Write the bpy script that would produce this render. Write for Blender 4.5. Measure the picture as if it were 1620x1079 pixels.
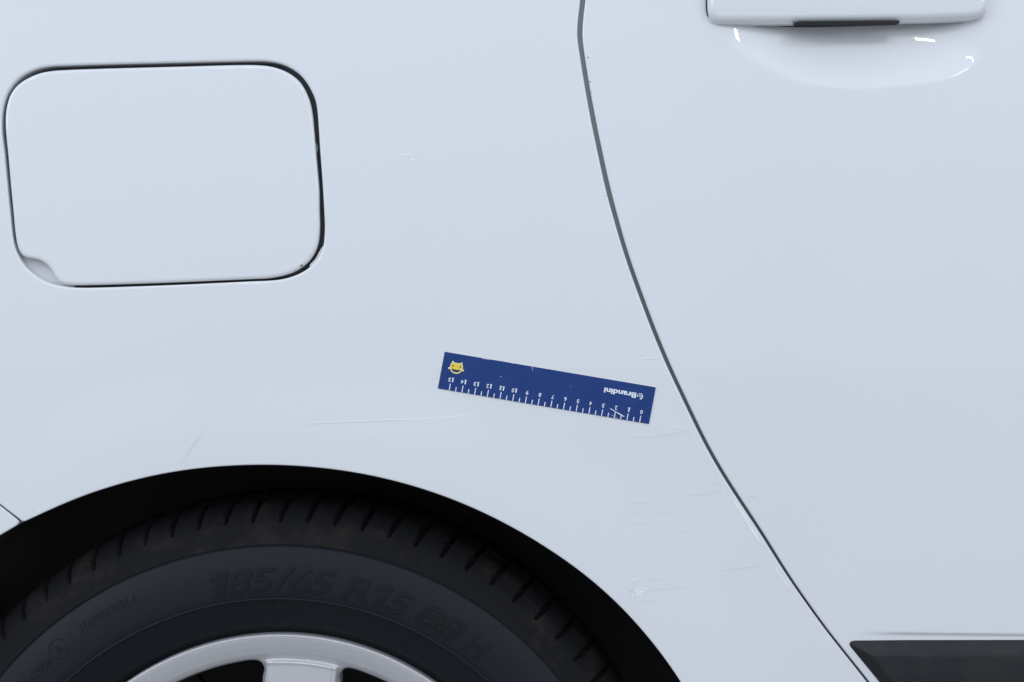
import bpy, bmesh, math, random
import numpy as np
from mathutils import Vector
from mathutils.geometry import delaunay_2d_cdt
random.seed(7); np.random.seed(7)
scene = bpy.context.scene
for o in list(bpy.data.objects): bpy.data.objects.remove(o)

# ------------------------------------------------------------------ camera
CAM_Z, CAM_D = 0.747, 1.2            # camera height, distance to the body side (m)
FPX = 2.035 * 1200                   # focal length in photo pixels (photo 1620 wide)
cd = bpy.data.cameras.new('camera'); cam = bpy.data.objects.new('camera', cd)
scene.collection.objects.link(cam); scene.camera = cam
cd.sensor_width = 36; cd.lens = 36 * FPX / 1620; cd.clip_end = 200; cd.clip_start = .02
cam.location = (0, -CAM_D, CAM_Z); cam.rotation_euler = (math.pi/2, 0, 0)

# ------------------------------------------------------------------ light
w = bpy.data.worlds.new('World'); scene.world = w; w.use_nodes = True
bg = w.node_tree.nodes['Background']
bg.inputs[1].default_value = 1.0
_n = w.node_tree.nodes; _l = w.node_tree.links         # soft overcast dome: brighter overhead than at the horizon
_tc = _n.new('ShaderNodeTexCoord'); _sx = _n.new('ShaderNodeSeparateXYZ'); _mr = _n.new('ShaderNodeMapRange'); _cr = _n.new('ShaderNodeMix'); _cr.data_type = 'RGBA'
_mr.inputs[1].default_value = 0; _mr.inputs[2].default_value = 1
_cr.inputs[6].default_value = (.62, .665, .78, 1); _cr.inputs[7].default_value = (1.02, 1.12, 1.31, 1)
_l.new(_tc.outputs['Generated'], _sx.inputs[0]); _l.new(_sx.outputs[2], _mr.inputs[0]); _l.new(_mr.outputs[0], _cr.inputs[0]); _l.new(_cr.outputs[2], bg.inputs[0])
def area(name, loc, target, sx, sy, power, col):
    l = bpy.data.lights.new(name, 'AREA'); l.shape = 'RECTANGLE'; l.size = sx; l.size_y = sy
    l.energy = power; l.color = col
    o = bpy.data.objects.new(name, l); scene.collection.objects.link(o); o.location = loc
    o.rotation_euler = (Vector(target)-Vector(loc)).to_track_quat('-Z', 'Y').to_euler()
    return o
area('window_light', (-3.9, -2.7, 2.5), (0, 0, .8), 2.2, 2.0, 52, (0.82, 0.90, 1.0))
area('window_light', (3.6, -3.6, 2.1), (.3, 0, .9), 1.6, 1.0, 22, (0.90, 0.95, 1.0))
for lx, ly in ((1.0, -3.0), (1.75, -3.3), (2.5, -2.2), (.1, -2.7), (-.9, -3.3), (-2.2, -2.8)):
    area('ceiling_lamp', (lx, ly, 2.75), (lx*.4, 0, .6), .34, .10, 3.2, (0.95, 0.98, 1.0))
vs = scene.view_settings
vs.view_transform = 'Standard'; vs.look = 'None'; vs.exposure = 0.0; vs.gamma = 1; vs.use_curve_mapping = False
scene.render.engine = 'CYCLES'
scene.cycles.max_bounces = 8; scene.cycles.transparent_max_bounces = 16

# ------------------------------------------------------------------ materials
def mat(name, col, rough=.5, metal=0, coat=0, spec=.5, nscale=None, namp=0, bump=None, col2=None, cscale=20, cpos=(.45,.65)):
    m = bpy.data.materials.new(name); m.use_nodes = True
    nt = m.node_tree; b = nt.nodes['Principled BSDF']
    b.inputs['Base Color'].default_value = (*col, 1); b.inputs['Roughness'].default_value = rough
    b.inputs['Metallic'].default_value = metal; b.inputs['Specular IOR Level'].default_value = spec
    b.inputs['Coat Weight'].default_value = coat; b.inputs['Coat Roughness'].default_value = .02
    tc = nt.nodes.new('ShaderNodeTexCoord')
    if col2:
        n = nt.nodes.new('ShaderNodeTexNoise'); n.inputs['Scale'].default_value = cscale; n.inputs['Detail'].default_value = 6
        r = nt.nodes.new('ShaderNodeValToRGB'); r.color_ramp.elements[0].position = cpos[0]; r.color_ramp.elements[1].position = cpos[1]
        r.color_ramp.elements[0].color = (*col, 1); r.color_ramp.elements[1].color = (*col2, 1)
        nt.links.new(tc.outputs['Object'], n.inputs['Vector']); nt.links.new(n.outputs['Fac'], r.inputs[0]); nt.links.new(r.outputs[0], b.inputs['Base Color'])
    if bump:
        n = nt.nodes.new('ShaderNodeTexNoise'); n.inputs['Scale'].default_value = bump[0]; n.inputs['Detail'].default_value = 3
        bp = nt.nodes.new('ShaderNodeBump'); bp.inputs['Strength'].default_value = bump[1]; bp.inputs['Distance'].default_value = bump[2]
        nt.links.new(tc.outputs['Object'], n.inputs['Vector']); nt.links.new(n.outputs['Fac'], bp.inputs['Height']); nt.links.new(bp.outputs[0], b.inputs['Normal'])
    return m
M = {}
M['paint'] = mat('white_paint', (.745, .765, .775), .32, coat=1, col2=(.73, .75, .765), cscale=3, bump=(260, .05, .0002))
M['jamb'] = mat('grey_rubber', (.20, .235, .235), .7, bump=(300, .3, .0006))
M['dark'] = mat('black_cavity', (.012, .013, .015), .8)
M['seal'] = mat('dark_seal', (.075, .088, .105), .6)
M['liner'] = mat('arch_liner', (.030, .030, .028), .75, bump=(120, .6, .002), col2=(.045, .042, .038), cscale=12)
M['plastic'] = mat('textured_black_plastic', (.0125, .014, .017), .55, bump=(1600, .35, .0003), col2=(.018, .0195, .020), cscale=35, spec=.3)
M['silver'] = mat('silver_wheel_paint', (.60, .60, .61), .40, metal=.45, coat=.35, bump=(900, .03, .0002), col2=(.58, .582, .592), cscale=500)
M['steel'] = mat('dark_brake_metal', (.03, .03, .032), .6, metal=.5)
M['letter'] = mat('moulded_tyre_lettering', (.0046, .0051, .0070), .5, spec=.20)
M['blue'] = mat('blue_ruler_print', (.011, .042, .185), .38, spec=.3, col2=(.014, .048, .195), cscale=60, bump=(500, .1, .0003))
M['white_print'] = mat('white_print', (.80, .84, .90), .45)
M['white_core'] = mat('ruler_edge', (.62, .62, .56), .6)
M['yellow'] = mat('yellow_print', (.83, .60, .07), .45)
M['yellow_pale'] = mat('pale_yellow_print', (.82, .80, .38), .45)
M['black_print'] = mat('dark_print', (.012, .010, .03), .45)
M['ground'] = mat('concrete_floor', (.31, .305, .29), .75, col2=(.37, .36, .345), cscale=4, bump=(60, .4, .002))
# tyre rubber: grain, dust in the tread
def tyre_mat():
    m = bpy.data.materials.new('tyre_rubber'); m.use_nodes = True; nt = m.node_tree; b = nt.nodes['Principled BSDF']
    N = nt.nodes.new; L = nt.links.new
    at = N('ShaderNodeAttribute'); at.attribute_name = 'zone'        # 0 sidewall, 1 tread and shoulder
    tc = N('ShaderNodeTexCoord')
    n = N('ShaderNodeTexNoise'); n.inputs['Scale'].default_value = 28; n.inputs['Detail'].default_value = 8; n.inputs['Roughness'].default_value = .65
    L(tc.outputs['Object'], n.inputs['Vector'])
    r = N('ShaderNodeValToRGB'); r.color_ramp.elements[0].position = .52; r.color_ramp.elements[1].position = .86
    r.color_ramp.elements[0].color = (.0050, .0052, .0064, 1); r.color_ramp.elements[1].color = (.030, .0245, .020, 1)
    L(n.outputs['Fac'], r.inputs[0])
    mx = N('ShaderNodeMix'); mx.data_type = 'RGBA'
    mx.inputs[6].default_value = (.0068, .0080, .0122, 1)
    L(at.outputs['Fac'], mx.inputs[0]); L(r.outputs[0], mx.inputs[7]); L(mx.outputs[2], b.inputs['Base Color'])
    mr = N('ShaderNodeMapRange'); mr.inputs[3].default_value = .46; mr.inputs[4].default_value = .8
    L(at.outputs['Fac'], mr.inputs[0]); L(mr.outputs[0], b.inputs['Roughness'])
    b.inputs['Specular IOR Level'].default_value = .21
    n2 = N('ShaderNodeTexNoise'); n2.inputs['Scale'].default_value = 420; n2.inputs['Detail'].default_value = 4
    L(tc.outputs['Object'], n2.inputs['Vector'])
    bp = N('ShaderNodeBump'); bp.inputs['Strength'].default_value = .22; bp.inputs['Distance'].default_value = .0006
    L(n2.outputs['Fac'], bp.inputs['Height']); L(bp.outputs[0], b.inputs['Normal'])
    return m
M['tyre'] = tyre_mat()
def wear_mat(name, col, scale, base=(.745, .765, .775), coat=1, rough=.32):
    """lacquer whose colour goes over to the worn colour by the strength of the mark; ragged outline"""
    m = mat(name, base, rough, coat=coat); nt = m.node_tree; b = nt.nodes['Principled BSDF']
    N = nt.nodes.new; L = nt.links.new
    at = N('ShaderNodeAttribute'); at.attribute_name = 'mask'
    st = N('ShaderNodeAttribute'); st.attribute_name = 'strength'
    mx = N('ShaderNodeMix'); mx.data_type = 'RGBA'; mx.inputs[6].default_value = (*base, 1); mx.inputs[7].default_value = (*col, 1)
    L(st.outputs['Fac'], mx.inputs[0]); L(mx.outputs[2], b.inputs['Base Color'])
    tc = N('ShaderNodeTexCoord'); mp = N('ShaderNodeMapping'); mp.inputs['Scale'].default_value = (.3, 1, 1.0)
    n = N('ShaderNodeTexNoise'); n.inputs['Scale'].default_value = scale; n.inputs['Detail'].default_value = 5
    L(tc.outputs['Object'], mp.inputs[0]); L(mp.outputs[0], n.inputs['Vector'])
    ad = N('ShaderNodeMath'); ad.operation = 'ADD'; L(at.outputs['Fac'], ad.inputs[0]); L(n.outputs['Fac'], ad.inputs[1])
    r = N('ShaderNodeMapRange'); r.inputs[1].default_value = .90; r.inputs[2].default_value = 1.02; L(ad.outputs[0], r.inputs[0])
    L(r.outputs[0], b.inputs['Alpha'])
    return m
M['scuff'] = wear_mat('chalky_scuff', (.99, .99, 1.0), 420)
M['scratch'] = wear_mat('pale_scratch', (1.0, 1.0, 1.0), 300)
M['grime'] = wear_mat('grey_scratch', (.45, .45, .47), 400)
M['dirt'] = wear_mat('dark_chip', (.05, .05, .05), 400)
M['print_scratch'] = wear_mat('scratched_print', (.85, .88, .95), 300, (.022, .056, .215), 0, .4)

# ------------------------------------------------------------------ helpers
def link(o, parent=None):
    scene.collection.objects.link(o)
    if parent: o.parent = parent
    return o
def from_arrays(name, verts, faces, mats, parent=None, normals=None, midx=None, smooth=True, attr=None):
    me = bpy.data.meshes.new(name)
    me.from_pydata([tuple(v) for v in verts], [], [tuple(int(i) for i in f) for f in faces])
    for m in mats: me.materials.append(m)
    if midx is not None: me.polygons.foreach_set('material_index', list(map(int, midx)))
    me.polygons.foreach_set('use_smooth', [smooth]*len(me.polygons))
    if attr is not None:
        a = me.attributes.new(attr[0], 'FLOAT', 'POINT'); a.data.foreach_set('value', [float(v) for v in attr[1]])
    me.update()
    if normals is not None: me.normals_split_custom_set_from_vertices([tuple(n) for n in normals])
    return link(bpy.data.objects.new(name, me), parent)
def spline(pts, closed=False, sub=10):
    p = np.array(pts, float); n = len(p); out = []
    rng = n if closed else n-1
    for i in range(rng):
        if closed: p0, p1, p2, p3 = p[(i-1) % n], p[i], p[(i+1) % n], p[(i+2) % n]
        else: p0, p1, p2, p3 = p[max(i-1, 0)], p[i], p[i+1], p[min(i+2, n-1)]
        # centripetal Catmull-Rom
        t0 = 0; t1 = t0+max(np.linalg.norm(p1-p0), 1e-6)**.5; t2 = t1+max(np.linalg.norm(p2-p1), 1e-6)**.5; t3 = t2+max(np.linalg.norm(p3-p2), 1e-6)**.5
        for k in range(sub):
            t = t1+(t2-t1)*k/sub
            a1 = (t1-t)/(t1-t0)*p0+(t-t0)/(t1-t0)*p1; a2 = (t2-t)/(t2-t1)*p1+(t-t1)/(t2-t1)*p2; a3 = (t3-t)/(t3-t2)*p2+(t-t2)/(t3-t2)*p3
            b1 = (t2-t)/(t2-t0)*a1+(t-t0)/(t2-t0)*a2; b2 = (t3-t)/(t3-t1)*a2+(t-t1)/(t3-t1)*a3
            out.append((t2-t)/(t2-t1)*b1+(t-t1)/(t2-t1)*b2)
    if not closed: out.append(p[-1])
    return np.array(out)
def resample(p, step, closed=False):
    q = np.vstack([p, p[:1]]) if closed else p
    d = np.r_[0, np.cumsum(np.linalg.norm(np.diff(q, axis=0), axis=1))]
    n = max(2, int(round(d[-1]/step)))
    s = np.linspace(0, d[-1], n+1)
    r = np.c_[np.interp(s, d, q[:, 0]), np.interp(s, d, q[:, 1])]
    return r[:-1] if closed else r
def smoothstep(t):
    t = np.clip(t, 0, 1); return t*t*(3-2*t)
def sarea(p): return .5*np.sum(p[:, 0]*np.roll(p[:, 1], -1)-np.roll(p[:, 0], -1)*p[:, 1])
def inside(poly, q):
    x, y = q[:, 0], q[:, 1]; c = np.zeros(len(q), bool)
    a = poly; b = np.roll(poly, -1, axis=0)
    for (x1, y1), (x2, y2) in zip(a, b):
        if y1 == y2: continue
        m = ((y1 > y) != (y2 > y)) & (x < (x2-x1)*(y-y1)/(y2-y1)+x1)
        c ^= m
    return c
def nearest(loops, q):
    """distance, nearest point, (loop-concatenated) index to closed loops"""
    A = np.vstack(loops); B = np.vstack([np.roll(l, -1, axis=0) for l in loops])
    PREV = np.concatenate([np.roll(np.arange(len(l)), 1)+s for l, s in zip(loops, np.cumsum([0]+[len(l) for l in loops])[:-1])])
    dist = np.empty(len(q)); near = np.empty((len(q), 2)); idx = np.empty(len(q), int)
    for s in range(0, len(q), 2000):
        qq = q[s:s+2000]
        d2 = ((qq[:, None, :]-A[None])**2).sum(2); k = d2.argmin(1)
        best = None
        for kk in (k, PREV[k]):
            a = A[kk]; b = B[kk]; ab = b-a
            t = np.clip(((qq-a)*ab).sum(1)/np.maximum((ab**2).sum(1), 1e-18), 0, 1)
            p = a+ab*t[:, None]; d = np.linalg.norm(qq-p, axis=1)
            if best is None: best = (d, p, kk)
            else:
                m = d < best[0]
                best = (np.where(m, d, best[0]), np.where(m[:, None], p, best[1]), np.where(m, kk, best[2]))
        dist[s:s+2000], near[s:s+2000], idx[s:s+2000] = best
    return dist, near, idx

# ------------------------------------------------------------------ the car's side as a surface y = body(x, z)
def body(q):
    x, z = q[:, 0], q[:, 1]
    return .10*(z-.80)**2 + .035*(x+.05)**2
def W(px, py, y=None, off=0.0):
    """traced photo point -> (x, z) on the body side (or on the plane y)"""
    yy = 0.0 if y is None else y
    for _ in range(4 if y is None else 1):
        k = (CAM_D+yy)/FPX
        p = np.array([(px-810)*k, CAM_Z-(py-539.5)*k])
        if y is None: yy = float(body(p[None])[0])+off
    return p
def WP(pts, y=None, off=0.0): return np.array([W(a, b, y, off) for a, b in pts])
def fair(P, sig=.018, step=.002, zmax=9.):
    """resample an open curve and iron out tracing wobble, ends kept"""
    P = resample(P, step); n = len(P); k = int(3*sig/step); w_ = np.exp(-.5*(np.arange(-k, k+1)*step/sig)**2); w_ /= w_.sum()
    Q = np.vstack([2*P[0]-P[k:0:-1], P, 2*P[-1]-P[-2:-k-2:-1]])
    S = np.c_[np.convolve(Q[:, 0], w_, 'valid'), np.convolve(Q[:, 1], w_, 'valid')]
    b = smoothstep((zmax-P[:, 1])/.02)[:, None]
    return P*(1-b)+S*b
WX, WZ = -0.1846, CAM_Z-0.4472          # wheel centre

ARCH_PX = [(41.5, 824.0), (60, 815.4), (81.6, 805.2), (118.7, 787.4), (150, 777), (186.7, 765.6), (220, 756.2), (253.5, 749.1), (300, 741.2), (355.6, 736.4), (394.5, 734.3),
           (433.5, 734.4), (480, 736.4), (544.5, 743.5), (589, 751.2), (624.6, 759.6), (660, 769.4), (704.7, 784.2), (759.3, 807.2), (803.8, 829),
           (848.3, 854.9), (892.8, 883.8), (944.5, 923), (989, 965.3), (1026, 1006.8), (1066.1, 1060), (1100, 1115), (1130, 1180), (1150, 1260), (1160, 1350), (1160, 1540)]
RECESS_PX = [(1128, 41), (1146, 71.2), (1166, 88.5), (1199, 107.5), (1221, 119), (1266, 134.6), (1326, 141.7), (1380, 140.6), (1440, 135), (1480, 130), (1513, 121.5),
             (1543, 104), (1556.5, 78), (1560.5, 40), (1560, 0), (1540, -80), (1460, -140), (1340, -160), (1220, -140), (1150, -90), (1124, -20), (1122, 10)]
recess_loop = resample(spline(WP(RECESS_PX), True), .002, True)
flare_line = spline(WP([(-60, 1000), (-20, 905)] + ARCH_PX[1:]))
def flare(q):
    d = np.full(len(q), 9.)
    near = (q[:, 0] > -.75) & (q[:, 0] < .35) & (q[:, 1] < .80)
    if near.any():
        qq = q[near]; A = flare_line[::2]
        d[near] = np.sqrt(((qq[:, None]-A[None])**2).sum(2)).min(1)
    return -.0022*smoothstep(1-d/.085)
def quarter_h(q): return body(q)+flare(q)
CREASE_Z = None
def door_h(q):
    h = body(q)
    # swage above the moulding: the skin steps in a little, fading out towards the rear edge
    x, z = q[:, 0], q[:, 1]
    c = W(1480, 1003.5)
    zc = c[1]-(x-c[0])*.017
    fade = smoothstep((x-W(1345, 0)[0])/.05)
    h = h+.0017*fade*smoothstep((zc-z)/.0036+.5)*(1-smoothstep((zc-z-.006)/.03))
    # finger bowl behind the handle
    h = h+bowl(q)
    return h
_g = .0008
_glo = recess_loop.min(0)-.012; _gn = ((recess_loop.max(0)+.012-_glo)/_g).astype(int)+1
_gx, _gz = np.meshgrid(_glo[0]+np.arange(_gn[0])*_g, _glo[1]+np.arange(_gn[1])*_g, indexing='ij')
_gq = np.c_[_gx.ravel(), _gz.ravel()]; _gd = nearest([recess_loop[::2]], _gq)[0]; _gd = np.where(inside(recess_loop, _gq), _gd, 0).reshape(_gx.shape)
def _blur(A, sig):
    k = int(3*sig/_g)+1; w_ = np.exp(-.5*(np.arange(-k, k+1)*_g/sig)**2); w_ /= w_.sum()
    for ax in (0, 1): A = np.apply_along_axis(lambda v: np.convolve(np.pad(v, k, mode='edge'), w_, 'valid'), ax, A)
    return A
_gb = _blur(_gd, .009); _t = smoothstep((_gd-.002)/.016); _gd = _blur(_gd*(1-_t)+_gb*_t, .0017)
def bowl_dist(q):
    f = (q-_glo)/_g; i = np.clip(f.astype(int), 0, _gn-2); f = np.clip(f-i, 0, 1); a, b = i[:, 0], i[:, 1]
    return (_gd[a, b]*(1-f[:, 0])*(1-f[:, 1])+_gd[a+1, b]*f[:, 0]*(1-f[:, 1])+_gd[a, b+1]*(1-f[:, 0])*f[:, 1]+_gd[a+1, b+1]*f[:, 0]*f[:, 1])
def bowl(q):
    r = np.zeros(len(q))
    lo = recess_loop.min(0); hi = recess_loop.max(0)
    m = (q[:, 0] > lo[0]) & (q[:, 0] < hi[0]) & (q[:, 1] > lo[1]) & (q[:, 1] < hi[1])
    if m.any():
        qq = q[m]; d = bowl_dist(qq)
        # crisper at the lower right, softer at the left
        side = smoothstep((qq[:, 0]-W(1150, 0)[0])/(.12))
        on = .0028+(.020)*(1-side)
        t = np.clip((np.sqrt(d*d+on*on)-on)/.055, 0, 1)
        r[m] = .0108*(1-(1-t)**2.0)
    return r

def panel(name, outer, holes, hfun, pm, parent=None, step=.0026, gfine=.008, gcoarse=.03, fine_box=None,
          roll=lambda p: .0012, flange=.010, fmat=None, fmat_fn=None, extra=(), offs=(0, .06, .2, .45, .8, 1.25), mats=None, step_pts=False):
    """a skin on y = hfun(x,z) with a rolled edge and a return flange"""
    loops = []
    for i, l in enumerate([outer]+list(holes)):
        l = np.array(l) if step_pts else resample(np.array(l), step, True)
        if (sarea(l) > 0) != (i == 0): l = l[::-1]
        loops.append(l)
    rollv = [np.array([roll(p) for p in l]) for l in loops]
    pts = []; edges = []
    for l, rv in zip(loops, rollv):
        s = len(pts); n = len(l); pts += [tuple(p) for p in l]; edges += [(s+i, s+(i+1) % n) for i in range(n)]
    nb = len(pts)
    cand = []
    for l, rv in zip(loops, rollv):
        t = np.roll(l, -1, 0)-np.roll(l, 1, 0); t /= np.linalg.norm(t, axis=1)[:, None]+1e-12
        nrm = np.c_[-t[:, 1], t[:, 0]]
        for o in offs[1:]:
            cand.append(np.c_[l+nrm*(rv*o)[:, None], rv*o*.9])
        cand.append(np.c_[(l+nrm*(rv*1.25+.003)[:, None])[::2], (rv*1.25+.0027)[::2]])
    lo = loops[0].min(0); hi = loops[0].max(0)
    def grid(g, lo, hi):
        xs = np.arange(lo[0]+g*.37, hi[0], g); zs = np.arange(lo[1]+g*.41, hi[1], g)
        G = np.array([(x+(g*.5 if j % 2 else 0), z) for j, z in enumerate(zs) for x in xs])
        return G if len(G) else np.zeros((0, 2))
    rmax = max(r.max() for r in rollv)*1.25
    if fine_box is None: fine_box = (lo[0], lo[1], hi[0], hi[1])
    fb = fine_box
    ex = [(np.array(e[0]), np.array(e[1]), e[2]) for e in extra]
    G = grid(gfine, np.maximum(lo, fb[:2]), np.minimum(hi, fb[2:]))
    for e in ex: G = G[~((G > e[0]).all(1) & (G < e[1]).all(1))]
    cand.append(np.c_[G, np.full(len(G), rmax+.003+gfine*.4)])
    G2 = grid(gcoarse, lo, hi); G2 = G2[~((G2[:, 0] > fb[0]) & (G2[:, 0] < fb[2]) & (G2[:, 1] > fb[1]) & (G2[:, 1] < fb[3]))]
    if len(G2): cand.append(np.c_[G2, np.full(len(G2), rmax+.003+gcoarse*.25)])
    for e in ex:
        G3 = grid(e[2], np.maximum(lo, e[0]), np.minimum(hi, e[1]))
        if len(G3): cand.append(np.c_[G3, np.full(len(G3), rmax+.001+e[2]*.4)])
    cand = np.vstack(cand)
    ok = inside(loops[0], cand[:, :2])
    for h in loops[1:]: ok &= ~inside(h, cand[:, :2])
    cand = cand[ok]
    d, _, _ = nearest(loops, cand[:, :2]); cand = cand[d >= cand[:, 2]]
    pts += [tuple(p[:2]) for p in cand]
    S = 100.0
    r = delaunay_2d_cdt([Vector((p[0]*S, p[1]*S)) for p in pts], edges, [], 0, 1e-6)
    V = np.array([(v[0]/S, v[1]/S) for v in r[0]]); F = np.array(r[2])
    orig = r[3]
    cen = V[F].mean(1); keep = inside(loops[0], cen)
    for h in loops[1:]: keep &= ~inside(h, cen)
    F = F[keep]
    d, near, idx = nearest(loops, V)
    rv = np.concatenate(rollv)[idx]
    isb = d < 2e-6
    # base surface and its gradient
    e = 5e-4
    H = hfun(V)
    gx = (hfun(V+[e, 0])-hfun(V-[e, 0]))/(2*e); gz = (hfun(V+[0, e])-hfun(V-[0, e]))/(2*e)
    nb_ = np.c_[gx, -np.ones(len(V)), gz]; nb_ /= np.linalg.norm(nb_, axis=1)[:, None]
    dd = np.clip(d, 0, rv)
    drop = rv-np.sqrt(np.maximum(rv*rv-(rv-dd)**2, 0))
    sn = np.clip((rv-dd)/rv, 0, 1); cs = np.sqrt(1-sn*sn)
    # outward 2d direction
    allp = np.vstack(loops); tang = np.vstack([np.roll(l, -1, 0)-np.roll(l, 1, 0) for l in loops]); tang /= np.linalg.norm(tang, axis=1)[:, None]+1e-12
    outn = np.c_[tang[:, 1], -tang[:, 0]][idx]
    dirn = near-V; ln = np.linalg.norm(dirn, axis=1); good = ln > 1e-5
    outd = np.where(good[:, None], dirn/np.maximum(ln, 1e-9)[:, None], outn)
    nrm = cs[:, None]*nb_+sn[:, None]*np.c_[outd[:, 0], np.zeros(len(V)), outd[:, 1]]
    nrm /= np.linalg.norm(nrm, axis=1)[:, None]
    verts = np.c_[V[:, 0], H+drop, V[:, 1]]
    a, b, c = V[F[:, 0]], V[F[:, 1]], V[F[:, 2]]
    # from -Y looking +Y with x right, z up: counter-clockwise in (x,z) has normal -Y
    cr = (b[:, 0]-a[:, 0])*(c[:, 1]-a[:, 1])-(b[:, 1]-a[:, 1])*(c[:, 0]-a[:, 0])
    F = np.where((cr < 0)[:, None], F[:, ::-1], F)
    keepf = np.abs(cr) > 1e-14
    faces = [tuple(f) for f in F[keepf]]; mi = [0]*len(faces)
    # flange
    vl = [tuple(v) for v in verts]; nl = [tuple(n) for n in nrm]
    base = 0; o = 0
    # boundary vertices: match input points to output
    lookup = {}
    for vi, os_ in enumerate(orig):
        for q in os_: lookup[q] = vi
    for l in loops:
        n = len(l); ids = [lookup[o+i] for i in range(n)]
        t = np.roll(l, -1, 0)-np.roll(l, 1, 0); t /= np.linalg.norm(t, axis=1)[:, None]+1e-12
        on = np.c_[t[:, 1], -t[:, 0]]
        s1 = len(vl)
        for i in range(n): vl.append(tuple(verts[ids[i]])); nl.append((on[i, 0], 0, on[i, 1]))
        s2 = len(vl)
        for i in range(n):
            fl = flange(l[i]) if callable(flange) else flange
            v = verts[ids[i]]; vl.append((v[0], v[1]+fl, v[2])); nl.append((on[i, 0], 0, on[i, 1]))
        for i in range(n):
            j = (i+1) % n
            faces.append((s1+i, s2+i, s2+j, s1+j)); mi.append(fmat_fn(l[i]) if fmat_fn else 0)
        o += n
    return from_arrays(name, vl, faces, mats or [pm], parent, normals=nl, midx=mi)

def empty(name, loc, parent=None):
    o = bpy.data.objects.new(name, None); o.location = loc; o.empty_display_size = .1
    return link(o, parent)
LIFT = [0]
def ribbon(name, pts, wid, m, parent, hfun, lift=.00008, strength=1.0, px=True, taper=True, step=.0015):
    P = resample(spline(WP(pts) if px else np.array(pts)), step)
    if len(P) < 3: P = resample(P, np.linalg.norm(P[-1]-P[0])/3)
    t = np.gradient(P, axis=0); t /= np.linalg.norm(t, axis=1)[:, None]+1e-12
    n = np.c_[-t[:, 1], t[:, 0]]; N = len(P); u = np.linspace(0, 1, N)
    tp = np.minimum(1, np.minimum(u, 1-u)*6)**.6 if taper else np.ones(N)
    ww = wid/2035*.5*(tp*.7+.3)*1.15
    rows = [P+n*ww[:, None]*k for k in (-1, -.35, .35, 1)]
    LIFT[0] = (LIFT[0]+1) % 9
    V = np.vstack(rows); y = hfun(V)-lift-LIFT[0]*1.3e-5
    msk = np.concatenate([0*u+.25, .45+.4*tp, .45+.4*tp, 0*u+.25])
    vs_ = np.c_[V[:, 0], y, V[:, 1]]
    fs = [(r*N+i, r*N+i+1, (r+1)*N+i+1, (r+1)*N+i) for r in range(3) for i in range(N-1)]
    o = from_arrays(name, vs_, fs, [m], parent, attr=('mask', msk))
    a_ = o.data.attributes.new('strength', 'FLOAT', 'POINT'); a_.data.foreach_set('value', [float(strength)]*len(vs_))
    return o

# ================================================================== THE CAR
car = empty('car', (0, 0, 0))
car['label'] = 'white car with scratched rear quarter panel, closed fuel flap and silver wheel'
car['category'] = 'car'

# ---- traced outlines (photo pixels on the plane of the side)
GAP_L = [(934, -700), (928, -300), (924, -110), (921, -50), (918.2, 0), (915.4, 25), (913.7, 46), (914.0, 60), (917.2, 85), (921.5, 113), (935, 190), (949.5, 258), (958.3, 300), (973.4, 353.5),
         (987, 400), (1010.6, 466.7), (1030.6, 520), (1055.6, 580), (1084.3, 640), (1109.7, 693.4), (1139.6, 746.8), (1168.1, 791.3), (1205.6, 847.6),
         (1238.6, 901), (1265.4, 940), (1308.6, 1000), (1336.8, 1035), (1370, 1077), (1405, 1121), (1460, 1190), (1500, 1270), (1515, 1400), (1515, 1540)]
GAP_R = [(942, -700), (936, -300), (932, -110), (929, -50), (926.0, 0), (923, 25), (921.4, 48), (921.6, 60), (924.4, 85), (928.5, 113), (942.5, 190), (956.7, 258), (966, 300), (980.4, 353.5),
         (993.5, 400), (1017.3, 466.7), (1037.1, 520), (1062, 580), (1090.4, 640), (1115.6, 693.4), (1145.5, 746.8), (1173.8, 791.3), (1211, 847.6),
         (1243.3, 901), (1269.6, 940), (1312.6, 1000), (1340.8, 1035), (1374, 1077), (1409, 1121), (1464, 1190), (1504, 1270), (1519, 1400), (1519, 1540)]
FUEL_OUT = [(180, 101.3), (111.2, 103.4), (80, 104.9), (62.3, 108), (46.7, 113.6), (32.3, 122.3), (20, 134.5), (11.1, 149), (5.6, 165.6), (3.3, 179), (2.4, 192), (2.8, 210), (6.4, 241), (10.4, 283), (15, 330), (20.5, 380),
            (23.7, 392.8), (29.6, 405.7), (38.5, 419.5), (49.4, 430.4), (61.3, 439.3), (73.1, 445.6), (88.9, 450.8), (106.7, 453.8), (125, 455), (160, 454.6), (260, 451.2), (340, 447.7), (400, 444.8), (422.3, 444),
            (444.5, 441.8), (462.3, 437.3), (477.9, 430.5), (490.5, 421.8), (501, 411), (507.6, 399.4), (511.4, 387.8), (512.9, 373.4), (513.5, 358.9), (512.8, 340), (510.6, 300), (508.5, 269), (506.2, 240), (504.2, 207.8),
            (502.2, 180), (499.9, 163.4), (496.8, 153.4), (491.2, 141.2), (483.4, 128.4), (472.3, 116.2), (457.9, 106.7), (442.3, 100.4), (424.5, 97.1), (407.8, 96.4), (380, 96.7), (280, 98.9)]
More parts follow.
